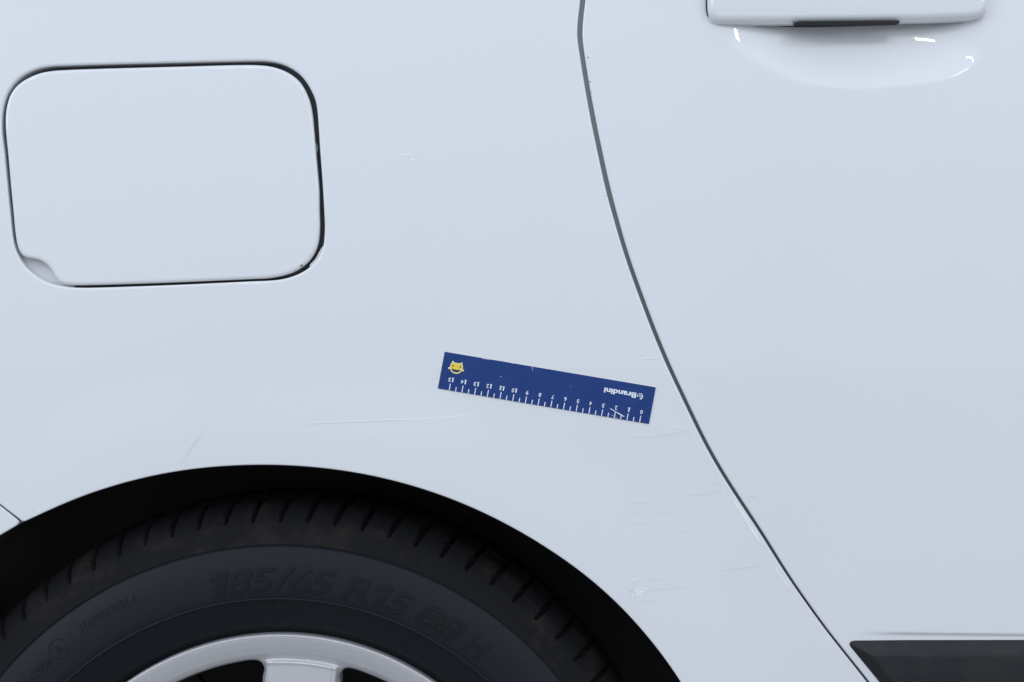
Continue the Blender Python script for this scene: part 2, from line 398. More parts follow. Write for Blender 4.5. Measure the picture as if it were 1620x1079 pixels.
FLAP = [(180, 107.2), (111.2, 109.5), (82.3, 111.3), (62.3, 115), (47.8, 120.6), (33.4, 128.8), (22.2, 139), (14.5, 151.4), (10, 165.6), (7.9, 179), (7.4, 192), (8, 208), (11.3, 241.7), (15, 283.5), (19.4, 330), (25, 382),
        (29.6, 396.8), (34.6, 403.6), (42.5, 407.6), (52, 409.4), (63.2, 412.1), (73.1, 418.5), (80, 426.4), (86, 437.0), (92.9, 445.4), (102.8, 449.8), (118.6, 451.2), (160, 450.6), (260, 447.4), (340, 444.0), (400, 441.4),
        (422.3, 440.4), (444.5, 436.8), (462.3, 431.2), (477.9, 422.3), (489, 412.3), (497.9, 399), (503.0, 384.5), (505.1, 370), (505.7, 354.5), (505.1, 335), (504.6, 300), (502.6, 274.5), (499.6, 240), (496.8, 207.8),
        (494.3, 182), (491.2, 164.5), (485.7, 148.6), (477.9, 134), (469, 123.9), (455.6, 114.4), (440, 107.6), (424.5, 103.9), (406.7, 102.2), (380, 102), (280, 104.6)]
BG_UP = [(-700, 560), (-300, 640), (-120, 715), (0, 796.4), (20, 811.6), (32, 820.8)]       # quarter side of the bumper joint
BG_LO = [(-700, 563), (-300, 643), (-122, 718), (-1, 798.8), (18, 813.4), (30, 822.6)]      # bumper side

def wl(pts, closed=False, sub=8): return spline(WP(pts), closed, sub)
fuel_out = wl(FUEL_OUT, True); flap = wl(FLAP, True)
gl = fair(wl(GAP_L), .012, zmax=W(0, 75)[1]); gr = fair(wl(GAP_R), .012, zmax=W(0, 75)[1]); arch = fair(wl(ARCH_PX), .022); bu = wl(BG_UP); bl = wl(BG_LO)
tip = wl([(32, 820.8), (34.6, 823.4), (37.6, 824.7), (41.5, 824.0)])
top_z = W(0, -700)[1]; bot_z = W(0, 1540)[1]
q_outer = np.vstack([gl, [W(1160, 1541)], arch[::-1][1:], tip[::-1][1:-1], bu[::-1], [W(-700, -700)]])
rl_q = []
gl_mid = gl[::2]; arch_mid = arch[::2]; fo_mid = fuel_out[::3]
def q_kind(p):
    da = ((arch_mid-p)**2).sum(1).min(); dg = ((gl_mid-p)**2).sum(1).min(); df = ((fo_mid-p)**2).sum(1).min()
    k = int(np.argmin([da, dg, df])); return k if min(da, dg, df) < .012**2 else 3
ROLL_Q = {0: .0011, 1: .0015, 2: .0019, 3: .0008}
FINE = (*W(-60, 1150), *W(1700, -60)); FINE = (FINE[0], FINE[1], FINE[2], FINE[3])
quarter = panel('quarter_panel', q_outer, [fuel_out], quarter_h, M['paint'], car, fine_box=FINE,
                roll=lambda p: ROLL_Q[q_kind(p)], flange=lambda p: {0: .006, 1: .009, 2: .016, 3: .004}[q_kind(p)],
                fmat_fn=lambda p: 1 if q_kind(p) == 0 else 0, mats=[M['paint'], M['liner']])
# ---- fuel flap: stands a hair proud, softly rounded edge
fuel = panel('fuel_flap', flap, [], lambda q: quarter_h(q)-.0003+.0004, M['paint'], car, roll=lambda p: .0026, flange=.004, step=.0018)
# pocket behind it
def offset_loop(l, d):
    if sarea(l) < 0: l = l[::-1]
    t = np.roll(l, -1, 0)-np.roll(l, 1, 0); t /= np.linalg.norm(t, axis=1)[:, None]+1e-12
    return l+np.c_[t[:, 1], -t[:, 0]]*d
panel('fuel_filler_pocket', offset_loop(resample(fuel_out, .004, True), .004), [], lambda q: quarter_h(q)+.013, M['seal'], car, gfine=.02, roll=lambda p: .001, flange=.002)
# white dished finger recess behind the cut corner
fr = wl([(26, 376), (23, 391), (29, 407), (38, 421), (49, 432.5), (61, 441.5), (73, 448), (90, 453), (112, 456), (112, 440), (92, 425), (80, 405), (60, 396), (40, 390)], True)
frc = W(58, 425)
panel('finger_recess', fr, [], lambda q: quarter_h(q)+.0095+.0012*smoothstep(1-np.linalg.norm(q-W(74, 414), axis=1)/.022), M['paint'], car, gfine=.002, step=.002, roll=lambda p: .0006, flange=.003)
# pale return ledge at the lower right of the opening, hinge stop on the right
panel('pocket_ledge', wl([(513, 388), (509, 400.5), (502, 412.5), (490.5, 423), (488.6, 419.6), (497.5, 409.5), (503.8, 398), (509.8, 389)], True), [], lambda q: quarter_h(q)+.0040, M['paint'], car, gfine=.002, step=.001, roll=lambda p: .0002, flange=.002)
panel('hinge_stop', wl([(494, 224), (498.6, 224.5), (500.9, 228.5), (501.4, 236), (500, 240), (494, 240)], True), [], lambda q: quarter_h(q)+.005, M['jamb'], car, gfine=.002, step=.0008, roll=lambda p: .0005, flange=.003)
# ---- bumper corner
b_outer = np.vstack([bl, wl([(32.6, 825.6), (31.5, 827.8), (29.5, 829.6)]), wl([(18, 836.5), (0, 847), (-30, 866), (-90, 930), (-140, 1010), (-190, 1150), (-200, 1500)]), [W(-700, 1500)]])
panel('bumper', b_outer, [], lambda q: quarter_h(q)-.0001+.0004, M['paint'], car, gfine=.01, roll=lambda p: .0010, flange=.012, fine_box=FINE, mats=[M['paint'], M['liner']], fmat_fn=lambda p: 1 if p[1] < W(0, 829)[1] else 0)
# backing behind joint between bumper and quarter
def strip_between(name, pts, wid, depth, m, parent, hfun=quarter_h, dfun=None):
    P = resample(spline(WP(pts)), .004); t = np.gradient(P, axis=0); t /= np.linalg.norm(t, axis=1)[:, None]
    n = np.c_[-t[:, 1], t[:, 0]]; N = len(P); ks = np.linspace(-1, 1, 9)
    rows = [P+n*(wid/2*k) for k in ks]
    V = np.vstack(rows); dep = np.full(len(V), depth) if dfun is None else dfun(V)
    y = hfun(V)+dep+np.repeat([.30*wid*k*k for k in ks], N)
    fs = [(r*N+i, r*N+i+1, (r+1)*N+i+1, (r+1)*N+i) for r in range(8) for i in range(N-1)]
    return from_arrays(name, np.c_[V[:, 0], y, V[:, 1]], fs, [m], parent)
strip_between('joint_backing', [(a, b+1.5) for a, b in BG_UP[:-1]]+[(29, 820)], .012, .005, M['dark'], car)
# ---- rear door
d_outer = np.vstack([gr[::-1], [W(2700, -700)], [W(2700, 1540)]])
ex = [(W(1110, 160), W(1580, -60), .0016), (W(1330, 1022), W(1700, 990), .0011)]
door = panel('rear_door', d_outer, [], door_h, M['paint'], car, fine_box=FINE, roll=lambda p: .0015, flange=.009, extra=ex)
mid = [((a+c)/2, (b+d)/2) for (a, b), (c, d) in zip(GAP_L, GAP_R)]
ztop, zbot = W(0, 0)[1], W(0, 1079)[1]
strip_between('door_weatherstrip', mid, .016, .004, M['jamb'], car, hfun=body, dfun=lambda V: .0030+.0045*smoothstep((ztop-V[:, 1])/(ztop-zbot)*1.15))

# ---- black side moulding on the door
mo = [(1344.0, 1018.6), (1345.5, 1015.4), (1351, 1013.5), (1360, 1013.2), (1440, 1013.2), (1620, 1013.0), (2690, 1013), (2690, 1150), (1454, 1150), (1391, 1079), (1383.8, 1070), (1346, 1024)]
mo_s = np.vstack([spline(WP([mo[-1], mo[0], mo[1], mo[2], mo[3]]), sub=8), WP(mo[4:-1])])
LT = (W(1344.5, 1021.9), W(1383.8, 1070))
ldir = (LT[1]-LT[0])/np.linalg.norm(LT[1]-LT[0]); lnorm = np.array([-ldir[1], ldir[0]])     # into the moulding
def mould_h(q):
    dt = W(0, 1013)[1]-q[:, 1]; dl = (q-LT[0])@lnorm
    db = q[:, 1]-W(0, 1150)[1]
    a = np.clip(dt/.0118, 0, 1); b = np.clip(dl/.0085, 0, 1); c = np.clip(db/.010, 0, 1)
    m = -np.log(np.exp(-22*a)+np.exp(-22*b)+np.exp(-22*c)+np.exp(-22.))/22
    m = np.clip(m, 0, 1)
    return door_h(q)-.0006-.0068*(m-.10*m*m)
mould = panel('side_moulding', mo_s, [], mould_h, M['plastic'], door, fine_box=FINE, gfine=.0022, gcoarse=.02, step=.0010, roll=lambda p: .0008, flange=.004, extra=[(W(1340, 1110), W(1450, 1008), .0008)])

# ---- door handle
HY = -.020
HO = [(1119.3, -60), (1119.5, 0), (1120, 17), (1122.2, 25.6), (1127, 32.0), (1135, 35.8), (1165.6, 36.6), (1210, 37.2), (1260, 37.0), (1320, 36.4), (1380, 35.7), (1440, 34.6), (1495.6, 32.6), (1535.7, 30.4),
      (1550, 27.6), (1559, 21), (1562.8, 11.5), (1563.4, 0), (1563, -60), (1556, -82), (1535, -94), (1340, -100), (1150, -94), (1126, -84)]
hcx = W(1340, 0)[0]
ho = spline(WP(HO, None, -.006), True, 6)
def handle_h(q):
    return body(q)-.0128+.055*((q[:, 0]-hcx)/.11)**2*.06+.0022*((q[:, 1]-W(0, -30)[1])/.03)**2
handle = panel('door_handle', ho, [], handle_h, M['paint'], door, gfine=.003, step=.0014, roll=lambda p: .0062, flange=.006, offs=(0, .02, .06, .12, .22, .35, .5, .7, .88, 1.0, 1.25))
# dark pieces put in as shade: gap round the handle, slot below the grip
def simple_box(name, lo, hi, m, parent, bev=.0006):
    bm = bmesh.new(); bmesh.ops.create_cube(bm, size=1)
    for v in bm.verts: v.co = Vector([(lo[i]+hi[i])/2+v.co[i]*(hi[i]-lo[i]) for i in range(3)])
    bmesh.ops.bevel(bm, geom=bm.edges[:], offset=bev, segments=2, affect='EDGES')
    me = bpy.data.meshes.new(name); bm.to_mesh(me); bm.free(); me.materials.append(m)
    for p in me.polygons: p.use_smooth = True
    return link(bpy.data.objects.new(name, me), parent)
gk = offset_loop(resample(ho, .003, True), -.0002); gk = np.array([[p[0]-.0009, p[1]+.0012] for p in gk])
gap_shade = panel('handle_gap_shade', gk, [], lambda q: body(q)-.0030, M['dark'], door, gfine=.01, roll=lambda p: .0005, flange=.02)  # added black outline, stands for the shaded gap between handle and door
# darkness of the open slot under the grip, put in as two black slabs
slot_ = [(1256, 36.4), (1264.5, 33.3), (1300, 33.0), (1380, 32.4), (1423, 32.2), (1424, 36.2), (1380, 36.7), (1320, 37.3)]
panel('grip_slot_shade', WP(slot_, None, -.0120), [], lambda q: body(q)-.0120, M['dark'], door, gfine=.004, step=.001, roll=lambda p: .0002, flange=.007)
mo_ = [(1206, 33.5), (1262, 30), (1424, 30), (1425, 33.0), (1400, 33.8), (1363, 34.6), (1330, 35.8), (1293, 36.6), (1262, 36.4), (1235, 35.4)]
panel('grip_mouth_shade', WP([(a, b+1.5) for a, b in mo_], None, -.0042), [], lambda q: body(q)-.0042, M['dark'], door, gfine=.004, step=.002, roll=lambda p: .0004, flange=.012)  # black wedge painted as the shade deeper in the slot

# ================================================================== scratches and scuffs on the paint
def scr(pts, wid=1.2, m='scratch', s=1.0, par=None, hf=None, name='scratch'):
    return ribbon(name, pts, wid, M[m], par or quarter, hf or quarter_h, strength=s)
scr([(482, 669.5), (520, 667.2), (600, 664.6), (680, 661.4), (742, 657.3)], 1.5, s=.55)
scr([(700, 659.5), (745, 655.2), (800, 650.2)], 1.3, s=.45)
scr([(742, 661), (775, 656), (806, 652.5)], 1.1, s=.5)
scr([(484, 671.5), (560, 667.8), (640, 665)], 1.3, 'grime', s=.14)
scr([(336, 664), (328, 673), (316, 690), (300, 712)], 0.9, s=.10)
scr([(318, 690), (300, 714), (285, 738)], 0.9, 'grime', s=.05)
scr([(1002, 570.5), (1022, 567), (1042, 565.8)], 1.6, s=.6)
scr([(1008, 571.6), (1026, 571.2), (1041, 570.8)], 1.6, s=.65)
scr([(1006, 569.3), (1040, 568.4)], 1.1, 'grime', s=.14)
for pts, wd, s in [([(996, 693), (1030, 692), (1067, 686), (1092, 681)], 1.6, .16), ([(996, 796), (1024, 796)], 1.5, .14), ([(998, 812), (1020, 812)], 1.4, .08), ([(996, 829.5), (1024, 830)], 1.5, .10),
                   ([(1040, 812), (1062, 811)], 1.3, .08), ([(1088, 784), (1120, 781), (1140, 776)], 1.6, .07), ([(1120, 768), (1140, 764)], 1.6, .09), ([(1138, 903), (1170, 900), (1212, 893)], 1.3, .11),
                   ([(1016, 918.5), (1036, 918), (1056, 915.5)], 1.4, .14), ([(1026, 933), (1058, 931), (1088, 930)], 1.4, .12), ([(1004, 950.5), (1040, 951)], 1.3, .08), ([(1072, 838), (1086, 842)], 1.8, .10),
                   ([(1180, 786), (1196, 785)], 1.6, .08)]:
    scr(pts, wd, 'grime', s)
def scuff(cx, cy, lx, ly, n, ang=0, s=.8, wd=2.5, gap=None):
    for i in range(n):
        a = random.uniform(-.5, .5)*lx; b = random.uniform(-.5, .5)*ly; L = lx*random.uniform(.25, .6)
        c, sn = math.cos(ang), math.sin(ang)
        j = random.uniform(-1.2, 1.2)
        p = [(-L/2+a, b), (a, b+j*.5), (L/2+a, b+j)]
        scr([(cx+x*c-y*sn, cy+x*sn+y*c) for x, y in p], wd*random.uniform(.6, 1.3), 'scuff', s*random.uniform(.5, 1), name='scuff')
scuff(1003, 916.5, 22, 4, 7, s=.30, wd=6); scuff(1009, 932, 30, 7, 12, s=.34, wd=6); scuff(1007, 942, 24, 6, 8, -.12, s=.30, wd=6)
scuff(1079, 677, 26, 8, 7, -.08, s=.5, wd=2); scuff(1096, 686, 10, 6, 6, .7, s=.7, wd=2.6); scuff(1078, 684, 40, 5, 3, -.1, s=.35, wd=2)
scuff(1134, 768, 18, 8, 6, -.15, s=.45, wd=2.2); scuff(1147, 783, 12, 9, 7, .9, s=.6, wd=2.4); scuff(1154, 790, 8, 5, 4, 1, s=.7, wd=2.2)
scr([(1158, 789), (1172, 808), (1190, 838), (1204, 859)], 5.5, 'scuff', .45, name='scuff')
scr([(1109, 704), (1122, 728), (1138, 755), (1156, 786)], 1.8, 'scuff', .2, name='scuff')
scr([(1204, 856), (1222, 884)], 2.4, 'scuff', .25, name='scuff'); scr([(1224, 893), (1240, 918), (1254, 936)], 3.4, 'scuff', .35, name='scuff')
scr([(632, 243.5), (645, 244.2), (657, 244)], 2.2, 'scuff', .55, name='scuff'); scr([(651, 249), (654, 253), (656, 251)], 3.2, 'scuff', .7, name='scuff')
scr([(1050, 588), (1054, 591)], 3.5, 'scuff', .6, name='scuff')
def speck(cx, cy, r, par, hf, s=.8, m='dirt'):
    ribbon('paint_chip', [(cx-r, cy-r*.4), (cx, cy), (cx+r, cy+r*.5)], r*1.8, M[m], par, hf, strength=s, taper=False, step=.0004)
for x, y, r in [(930.4, 91, 1.2), (933.3, 129, 1.3), (936, 146, .8)]: speck(x, y, r, door, door_h)
for x, y, r in [(958, 309.5, 1.3), (53, 808, 1.0), (828, 417, .9)]: speck(x, y, r, quarter, quarter_h, .3)
speck(477.3, 420.3, 1.6, fuel, lambda q: quarter_h(q)-.0001, 1.0)
for x, y, r in [(395, 235, 1), (251, 376, .8), (127, 391, .8)]: speck(x, y, r*.8, fuel, lambda q: quarter_h(q)-.0001, .08)
for x, y, r in [(1117, 140, 1.5), (1374, 166, 1.0), (1588, 85, 1.2), (1058, 72, 1.2), (1191, 785, 2)]: speck(x, y, r*.8, door, door_h, .08)

# ================================================================== WHEEL
wheel = empty('wheel', (0, 0, 0), car)
_lo = [(.060, .196), (.046, .2045), (.040, .2115), (.0335, .2175), (.0300, .2200), (.0262, .2245), (.0222, .2310), (.0182, .2385), (.0158, .2430)]
_mi = [(.0134, .2456), (.0130, .2485), (.0131, .2520), (.0137, .2580), (.0147, .2645), (.0161, .2710), (.0179, .2775), (.0203, .2846)]
_up = [(.0200, .2866), (.0216, .2905), (.0240, .2965), (.0275, .3032), (.0330, .3090), (.0400, .3137), (.0490, .3172), (.0600, .3190), (.0680, .3197)]
prof = [tuple(p) for p in np.vstack([spline(_lo, sub=3), [(.0157, .2433), (.0130, .2441), (.0130, .2447), (.0136, .2451)], spline(_mi, sub=3), [(.0212, .2848), (.0212, .2860)], spline(_up, sub=3)])]
pr = np.array(prof); dd_ = np.r_[0, np.cumsum(np.linalg.norm(np.diff(pr, axis=0), axis=1))]
# dense sampling, keeping the fine ridge points
ss = np.unique(np.round(np.r_[dd_, np.arange(0, dd_[-1], .0022)], 6)); pd_ = np.c_[np.interp(ss, dd_, pr[:, 0]), np.interp(ss, dd_, pr[:, 1])]
crown = [(y, .3197+.0020*(1-((y-.1045)/.0365)**2)) for y in np.arange(.0700, .1400, .002)]
pd_ = np.vstack([pd_, crown, [(.141, .3197), (.15, .319), (.165, .315), (.18, .306), (.192, .288), (.197, .262), (.19, .235), (.175, .205)]])
NS = 86*18
th = np.arange(NS)*2*math.pi/NS
PY = pd_[:, 0][:, None]; PR = pd_[:, 1][:, None]
arc = np.r_[0, np.cumsum(np.linalg.norm(np.diff(pd_, axis=0), axis=1))][:, None]
a0 = arc[np.argmin(np.abs(pd_[:, 1]-.3025)), 0]
TH = np.broadcast_to(th, (len(pd_), NS))
u = arc-a0                                        # metres along the section from the groove start
pitch = 2*math.pi/86
phase = (TH-np.clip(u, 0, 1)*.35+.004*np.sin(TH*5))/pitch
fr_ = np.abs((phase % 1)-.5)*2                    # 1 at the groove centre
wob = .12+.13*smoothstep(u/.018)-.06*smoothstep((u-.02)/.03)
g = smoothstep((fr_-(1-wob))/(wob*.55))
mask = smoothstep(u/.006)*(PY < .17)*(PY > .02)*(1-smoothstep((u-.052)/.004)*(PY < .1))
mask = np.where((PY > .075), smoothstep((np.abs(np.sin((PY-.0745)*90)))*2-.3)*.9, mask)
depth = .0052*g*mask
circ = sum(np.exp(-((PY-c)/.0036)**4) for c in (.0745, .1045, .1350))*.0075
RR = PR-depth*1.0-circ
YY = PY+depth*.5*(PY < .05)
X = WX+RR*np.sin(TH); Z = np.maximum(WZ+RR*np.cos(TH), .0015); Yv = YY+0*TH
tv = np.stack([X, Yv, Z], -1).reshape(-1, 3)
NP = len(pd_)
i_, j_ = np.meshgrid(np.arange(NP-1), np.arange(NS), indexing='ij'); jn = (j_+1) % NS
tf = np.stack([i_*NS+j_, i_*NS+jn, (i_+1)*NS+jn, (i_+1)*NS+j_], -1).reshape(-1, 4)
zone = np.repeat(smoothstep((pd_[:, 1]-.2845)/.003)*(pd_[:, 0] < .19), NS)
tyre = from_arrays('tyre', tv, tf, [M['tyre']], wheel, attr=('zone', zone))

def prism(bm, sc, ex):
    """flat triangulated outline -> solid letter from z = -ex to z = ex"""
    bm.verts.index_update(); bm.verts.ensure_lookup_table()
    V = np.array([v.co[:] for v in bm.verts])*[sc, sc, 0]; F = [[v.index for v in f.verts] for f in bm.faces]
    if ex:
        n = len(V); V = np.vstack([V+[0, 0, ex], V-[0, 0, ex]])
        F += [[e.verts[0].index, e.verts[1].index, e.verts[1].index+n, e.verts[0].index+n] for e in bm.edges if len(e.link_faces) == 1]
    return V, F
def text_mesh(txt, height, offset=0., shear=0., maxedge=None, extrude=0.0, spacing=1.0):
    c = bpy.data.curves.new('t', 'FONT'); c.body = txt; c.size = 1; c.offset = offset; c.shear = shear; c.space_character = spacing; c.resolution_u = 4
    o = bpy.data.objects.new('t', c); scene.collection.objects.link(o)
    dg = bpy.context.evaluated_depsgraph_get(); me = bpy.data.meshes.new_from_object(o.evaluated_get(dg))
    bpy.data.objects.remove(o); bpy.data.curves.remove(c)
    bm = bmesh.new(); bm.from_mesh(me); bpy.data.meshes.remove(me)
    bmesh.ops.remove_doubles(bm, verts=bm.verts, dist=1e-5); bmesh.ops.triangulate(bm, faces=bm.faces)
    # the height of a capital is about 0.72 of the size
    sc = height/.72
    if maxedge:
        for _ in range(4):
            es = [e for e in bm.edges if e.calc_length()*sc > maxedge]
            if not es: break
            bmesh.ops.subdivide_edges(bm, edges=es, cuts=1); bmesh.ops.triangulate(bm, faces=bm.faces)
    V, F = prism(bm, sc, extrude); bm.free(); return V, F
_o = (pr[:, 1] > .2449) & (pr[:, 1] < .2847)
def side_y(r): return np.interp(r, pr[_o, 1], pr[_o, 0])
def block_text(txt, h, bold, shear, ex):
    Vs, Fs, x = [], [], 0.
    wd = {'1': .42, '/': .40, 'R': .66}
    for c in txt:
        if c == '1':
            P = [(.17, 0), (.35, 0), (.35, .72), (.21, .72), (.03, .60), (.03, .47), (.17, .53)]
            bm = bmesh.new(); bm.faces.new([bm.verts.new(((a+b*shear)*h/.72, b*h/.72, 0)) for a, b in P])
            bm.normal_update(); bmesh.ops.triangulate(bm, faces=bm.faces[:])
            for _ in range(4):
                es = [e for e in bm.edges if e.calc_length() > .0025]
                if not es: break
                bmesh.ops.subdivide_edges(bm, edges=es, cuts=1); bmesh.ops.triangulate(bm, faces=bm.faces[:])
            V, F = prism(bm, 1, ex); bm.free()
        else:
            V, F = text_mesh(c, h, bold, shear, .0025, extrude=ex); V = V-[V[:, 0].min(), 0, 0]
        b = sum(len(v) for v in Vs); V = V+[x, 0, 0]; Vs.append(V); Fs += [[q+b for q in f] for f in F]
        x = V[:, 0].max()+h*(.05 if c != '/' else .0)-h*shear*.6
    return np.vstack(Vs), Fs
def tyre_text(name, txt, a0, a1, rbase, height, bold, shear, raise_=.0006, spacing=1.0, m='letter'):
    V, F = text_mesh(txt, height, bold, shear, .0025, extrude=raise_, spacing=spacing) if height < .01 else block_text(txt, height, bold, shear, raise_)
    x0, x1 = V[:, 0].min(), V[:, 0].max()
    a = math.radians(a0)+(V[:, 0]-x0)/(x1-x0)*math.radians(a1-a0)
    r = rbase+V[:, 1]
    y = side_y(r)-V[:, 2]
    P = np.c_[WX+r*np.sin(a), y, WZ+r*np.cos(a)]
    return from_arrays(name, P, F, [M[m]], wheel, smooth=False)
k = 1/1993.5
tyre_text('size_lettering', '185/65', -11.6, 9.9, 499*k, 38*k, .006, .22, .0010)
tyre_text('size_lettering', 'R15', 11.6, 23.9, 499*k, 38*k, .006, .22, .0010)
tyre_text('size_lettering', '88', 25.2, 34.0, 501*k, 36*k, .006, .22, .0010)
tyre_text('size_lettering', 'H', 35.2, 39.2, 501*k, 36*k, .006, .22, .0010)
tyre_text('grade_lettering', 'TEMPERATURE A', -35.3, -24.4, 531*k, 13*k, .004, 0, .0004, 1.2)
tyre_text('grade_lettering', 'TRACTION', -48.8, -42.2, 523*k, 12*k, .004, 0, .0004, 1.2)
tyre_text('grade_lettering', 'A', -40.6, -39.6, 527*k, 12*k, .004, 0, .0004)
def sidewall_ring(name, a_deg, r0, rad, wid, m, lift=.0004, n=40):
    a = math.radians(a_deg); cx, cz = WX+r0*math.sin(a), WZ+r0*math.cos(a); vs_ = []; fs = []
    for i in range(n):
        t = 2*math.pi*i/n
        for rr, lf in ((rad-wid/2, 0), (rad, lift), (rad+wid/2, 0)):
            x, z = cx+rr*math.cos(t), cz+rr*math.sin(t); r = math.hypot(x-WX, z-WZ)
            vs_.append((x, side_y(np.array([r]))[0]-lf, z))
    for i in range(n):
        j = (i+1) % n
        for q in range(2): fs.append((i*3+q, j*3+q, j*3+q+1, i*3+q+1))
    return from_arrays(name, vs_, fs, [m], wheel)
sidewall_ring('grade_mark', -40.1, 534*k, 15*k, 2.4*k, M['letter'])
# tiny moulding vents on the sidewall
def nubs():
    vs_ = []; fs = []
    for ang, r in ((-22.3, .222), (-20.0, .2285), (-18, .2335), (-1.0, .2225), (-.9, .229), (-.95, .2345), (-.95, .240), (-4, .2215), (2.8, .2208), (8.5, .2235), (25.5, .2255), (33.5, .2215), (-30, .2215), (40, .2225), (20, .2215)):
        a = math.radians(ang); rr = .0004; b = len(vs_)
        y0 = np.interp(r, [p[1] for p in _lo], [p[0] for p in _lo])
        for d in range(2):
            for q in range(6):
                t = q*math.pi/3; x = WX+r*math.sin(a)+rr*math.cos(t)*(1-.3*d); z = WZ+r*math.cos(a)+rr*math.sin(t)*(1-.3*d)
                vs_.append((x, y0+.0004-d*.0022, z))
        for q in range(6): fs.append((b+q, b+(q+1) % 6, b+6+(q+1) % 6, b+6+q))
        fs.append(tuple(b+6+q for q in range(6)))
    o = from_arrays('moulding_nubs', vs_, fs, [M['tyre']], wheel, attr=('zone', np.zeros(len(vs_)))); o['kind'] = 'stuff'
nubs()

# ---- alloy rim
RO = .2143
rc = np.array([WX, WZ])
def circ_loop(r, n=240, c=rc): t = np.linspace(0, 2*math.pi, n, endpoint=False); return c+np.c_[np.cos(t), np.sin(t)]*r
SP0 = 4.9; NSP = 5
def rim_h(q):
    d = q-rc; r = np.linalg.norm(d, axis=1); a = np.degrees(np.arctan2(d[:, 0], d[:, 1]))
    a = (a-SP0+36) % 72-36
    lat = r*np.sin(np.radians(a)); rad = r*np.cos(np.radians(a))
    lip = np.interp(r, [0, .06, .12, .170, .188, .1925, .1975, .204, .2095, .2128, .2143, .23], [.030, .030, .034, .0410, .0415, .0385, .0345, .0315, .0295, .0290, .0300, .031])
    # spoke: raised flat face with bevelled flanks, the face ends in a curved step below the lip
    hw = .0268+.02*np.clip((.19-r)/.19, 0, 1)*0
    face = 1-smoothstep((np.abs(lat)-hw)/.0042)
    groove = np.exp(-((np.abs(lat)-hw+.0012)/.0010)**2)
    inn = 1-smoothstep((r-.1890)/.0040)
    edge = np.exp(-((r-.1918)/.0009)**2)*face
    return lip-.0052*face*inn*smoothstep((r-.02)/.03)+.0011*groove*inn
wins = []
for kx in range(NSP):
    pts = []
    a_off = math.radians(SP0+36+72*kx)
    R1, R0 = .1925, .075
    half = .0318                                     # half width of the spoke at its flank
    ang1 = math.radians(36)-math.asin(half/R1); ang0 = math.radians(36)-math.asin(min(.99, (half*.82)/R0))
    cr_ = .010
    raw = [(R1, a) for a in np.linspace(-ang1+cr_/R1, ang1-cr_/R1, 16)]
    raw += [(R1-.0016, ang1-.0035/R1*1.0), (R1-.008, ang1+.0002)]
    for f in np.linspace(.12, .88, 6):
        Rr = R1+(R0-R1)*f; hh = half*(1-.18*f); raw.append((Rr, math.radians(36)-math.asin(hh/Rr)))
    raw += [(R0+.004, ang0-.05), (R0, ang0-.12), (R0, 0), (R0, -ang0+.12), (R0+.004, -ang0+.05)]
    for f in np.linspace(.88, .12, 6):
        Rr = R1+(R0-R1)*f; hh = half*(1-.18*f); raw.append((Rr, -(math.radians(36)-math.asin(hh/Rr))))
    raw += [(R1-.008, -ang1-.0002), (R1-.0016, -ang1+.0035/R1)]
    wins.append(spline(np.array([rc+np.array([math.sin(a+a_off), math.cos(a+a_off)])*r for r, a in raw]), True, 6))
topbox = (WX-.16, WZ+.155, WX+.16, WZ+.215)
rim = panel('rim', circ_loop(RO-.0002, 400), wins, rim_h, M['silver'], wheel, gfine=.006, gcoarse=.006, step=.0022, roll=lambda p: .0022 if np.linalg.norm(p-rc) < .2 else .0016,
            flange=lambda p: .022 if np.linalg.norm(p-rc) < .2 else .012, extra=[(np.array([WX-.15, WZ+.150]), np.array([WX+.15, WZ+.208]), .0011)])
def disc(name, r, y, m, parent, n=96, r_in=0):
    vs_ = []; fs = []
    prof_ = [(r_in, y), (r*.6, y-.002), (r*.9, y), (r, y+.004), (r, y+.05)]
    for i in range(n):
        t = 2*math.pi*i/n
        for rr, yy in prof_: vs_.append((WX+rr*math.sin(t), yy, WZ+rr*math.cos(t)))
    q = len(prof_)
    for i in range(n):
        j = (i+1) % n
        for s in range(q-1): fs.append((i*q+s, j*q+s, j*q+s+1, i*q+s+1))
    return from_arrays(name, vs_, fs, [m], parent)
disc('brake_drum', .125, .078, M['steel'], wheel)
# rim barrel
vs_ = []; fs = []
bp_ = [(.040, .2135), (.045, .205), (.060, .196), (.085, .186), (.14, .183), (.17, .2), (.175, .206)]
n = 128
for i in range(n):
    t = 2*math.pi*i/n
    for y, r in bp_: vs_.append((WX+r*math.sin(t), y, WZ+r*math.cos(t)))
for i in range(n):
    j = (i+1) % n
    for s in range(len(bp_)-1): fs.append((i*7+s, j*7+s, j*7+s+1, i*7+s+1))
from_arrays('rim_barrel', vs_, fs, [M['steel']], wheel)
disc('hub_cap', .030, .022, M['silver'], wheel)
for i in range(5):
    a = math.radians(SP0+36+72*i); cx, cz = WX+.05*math.sin(a), WZ+.05*math.cos(a)
    vs_ = []; fs = []
    for d, rr in ((0, .0095), (-.008, .0095), (-.010, .0075)):
        for q in range(6): vs_.append((cx+rr*math.cos(q*math.pi/3), .031+d, cz+rr*math.sin(q*math.pi/3)))
    for d in range(2):
        for q in range(6): fs.append((d*6+q, d*6+(q+1) % 6, d*6+6+(q+1) % 6, d*6+6+q))
    fs.append(tuple(range(12, 18)))
    from_arrays('wheel_bolt', vs_, fs, [M['steel']], wheel, smooth=False)

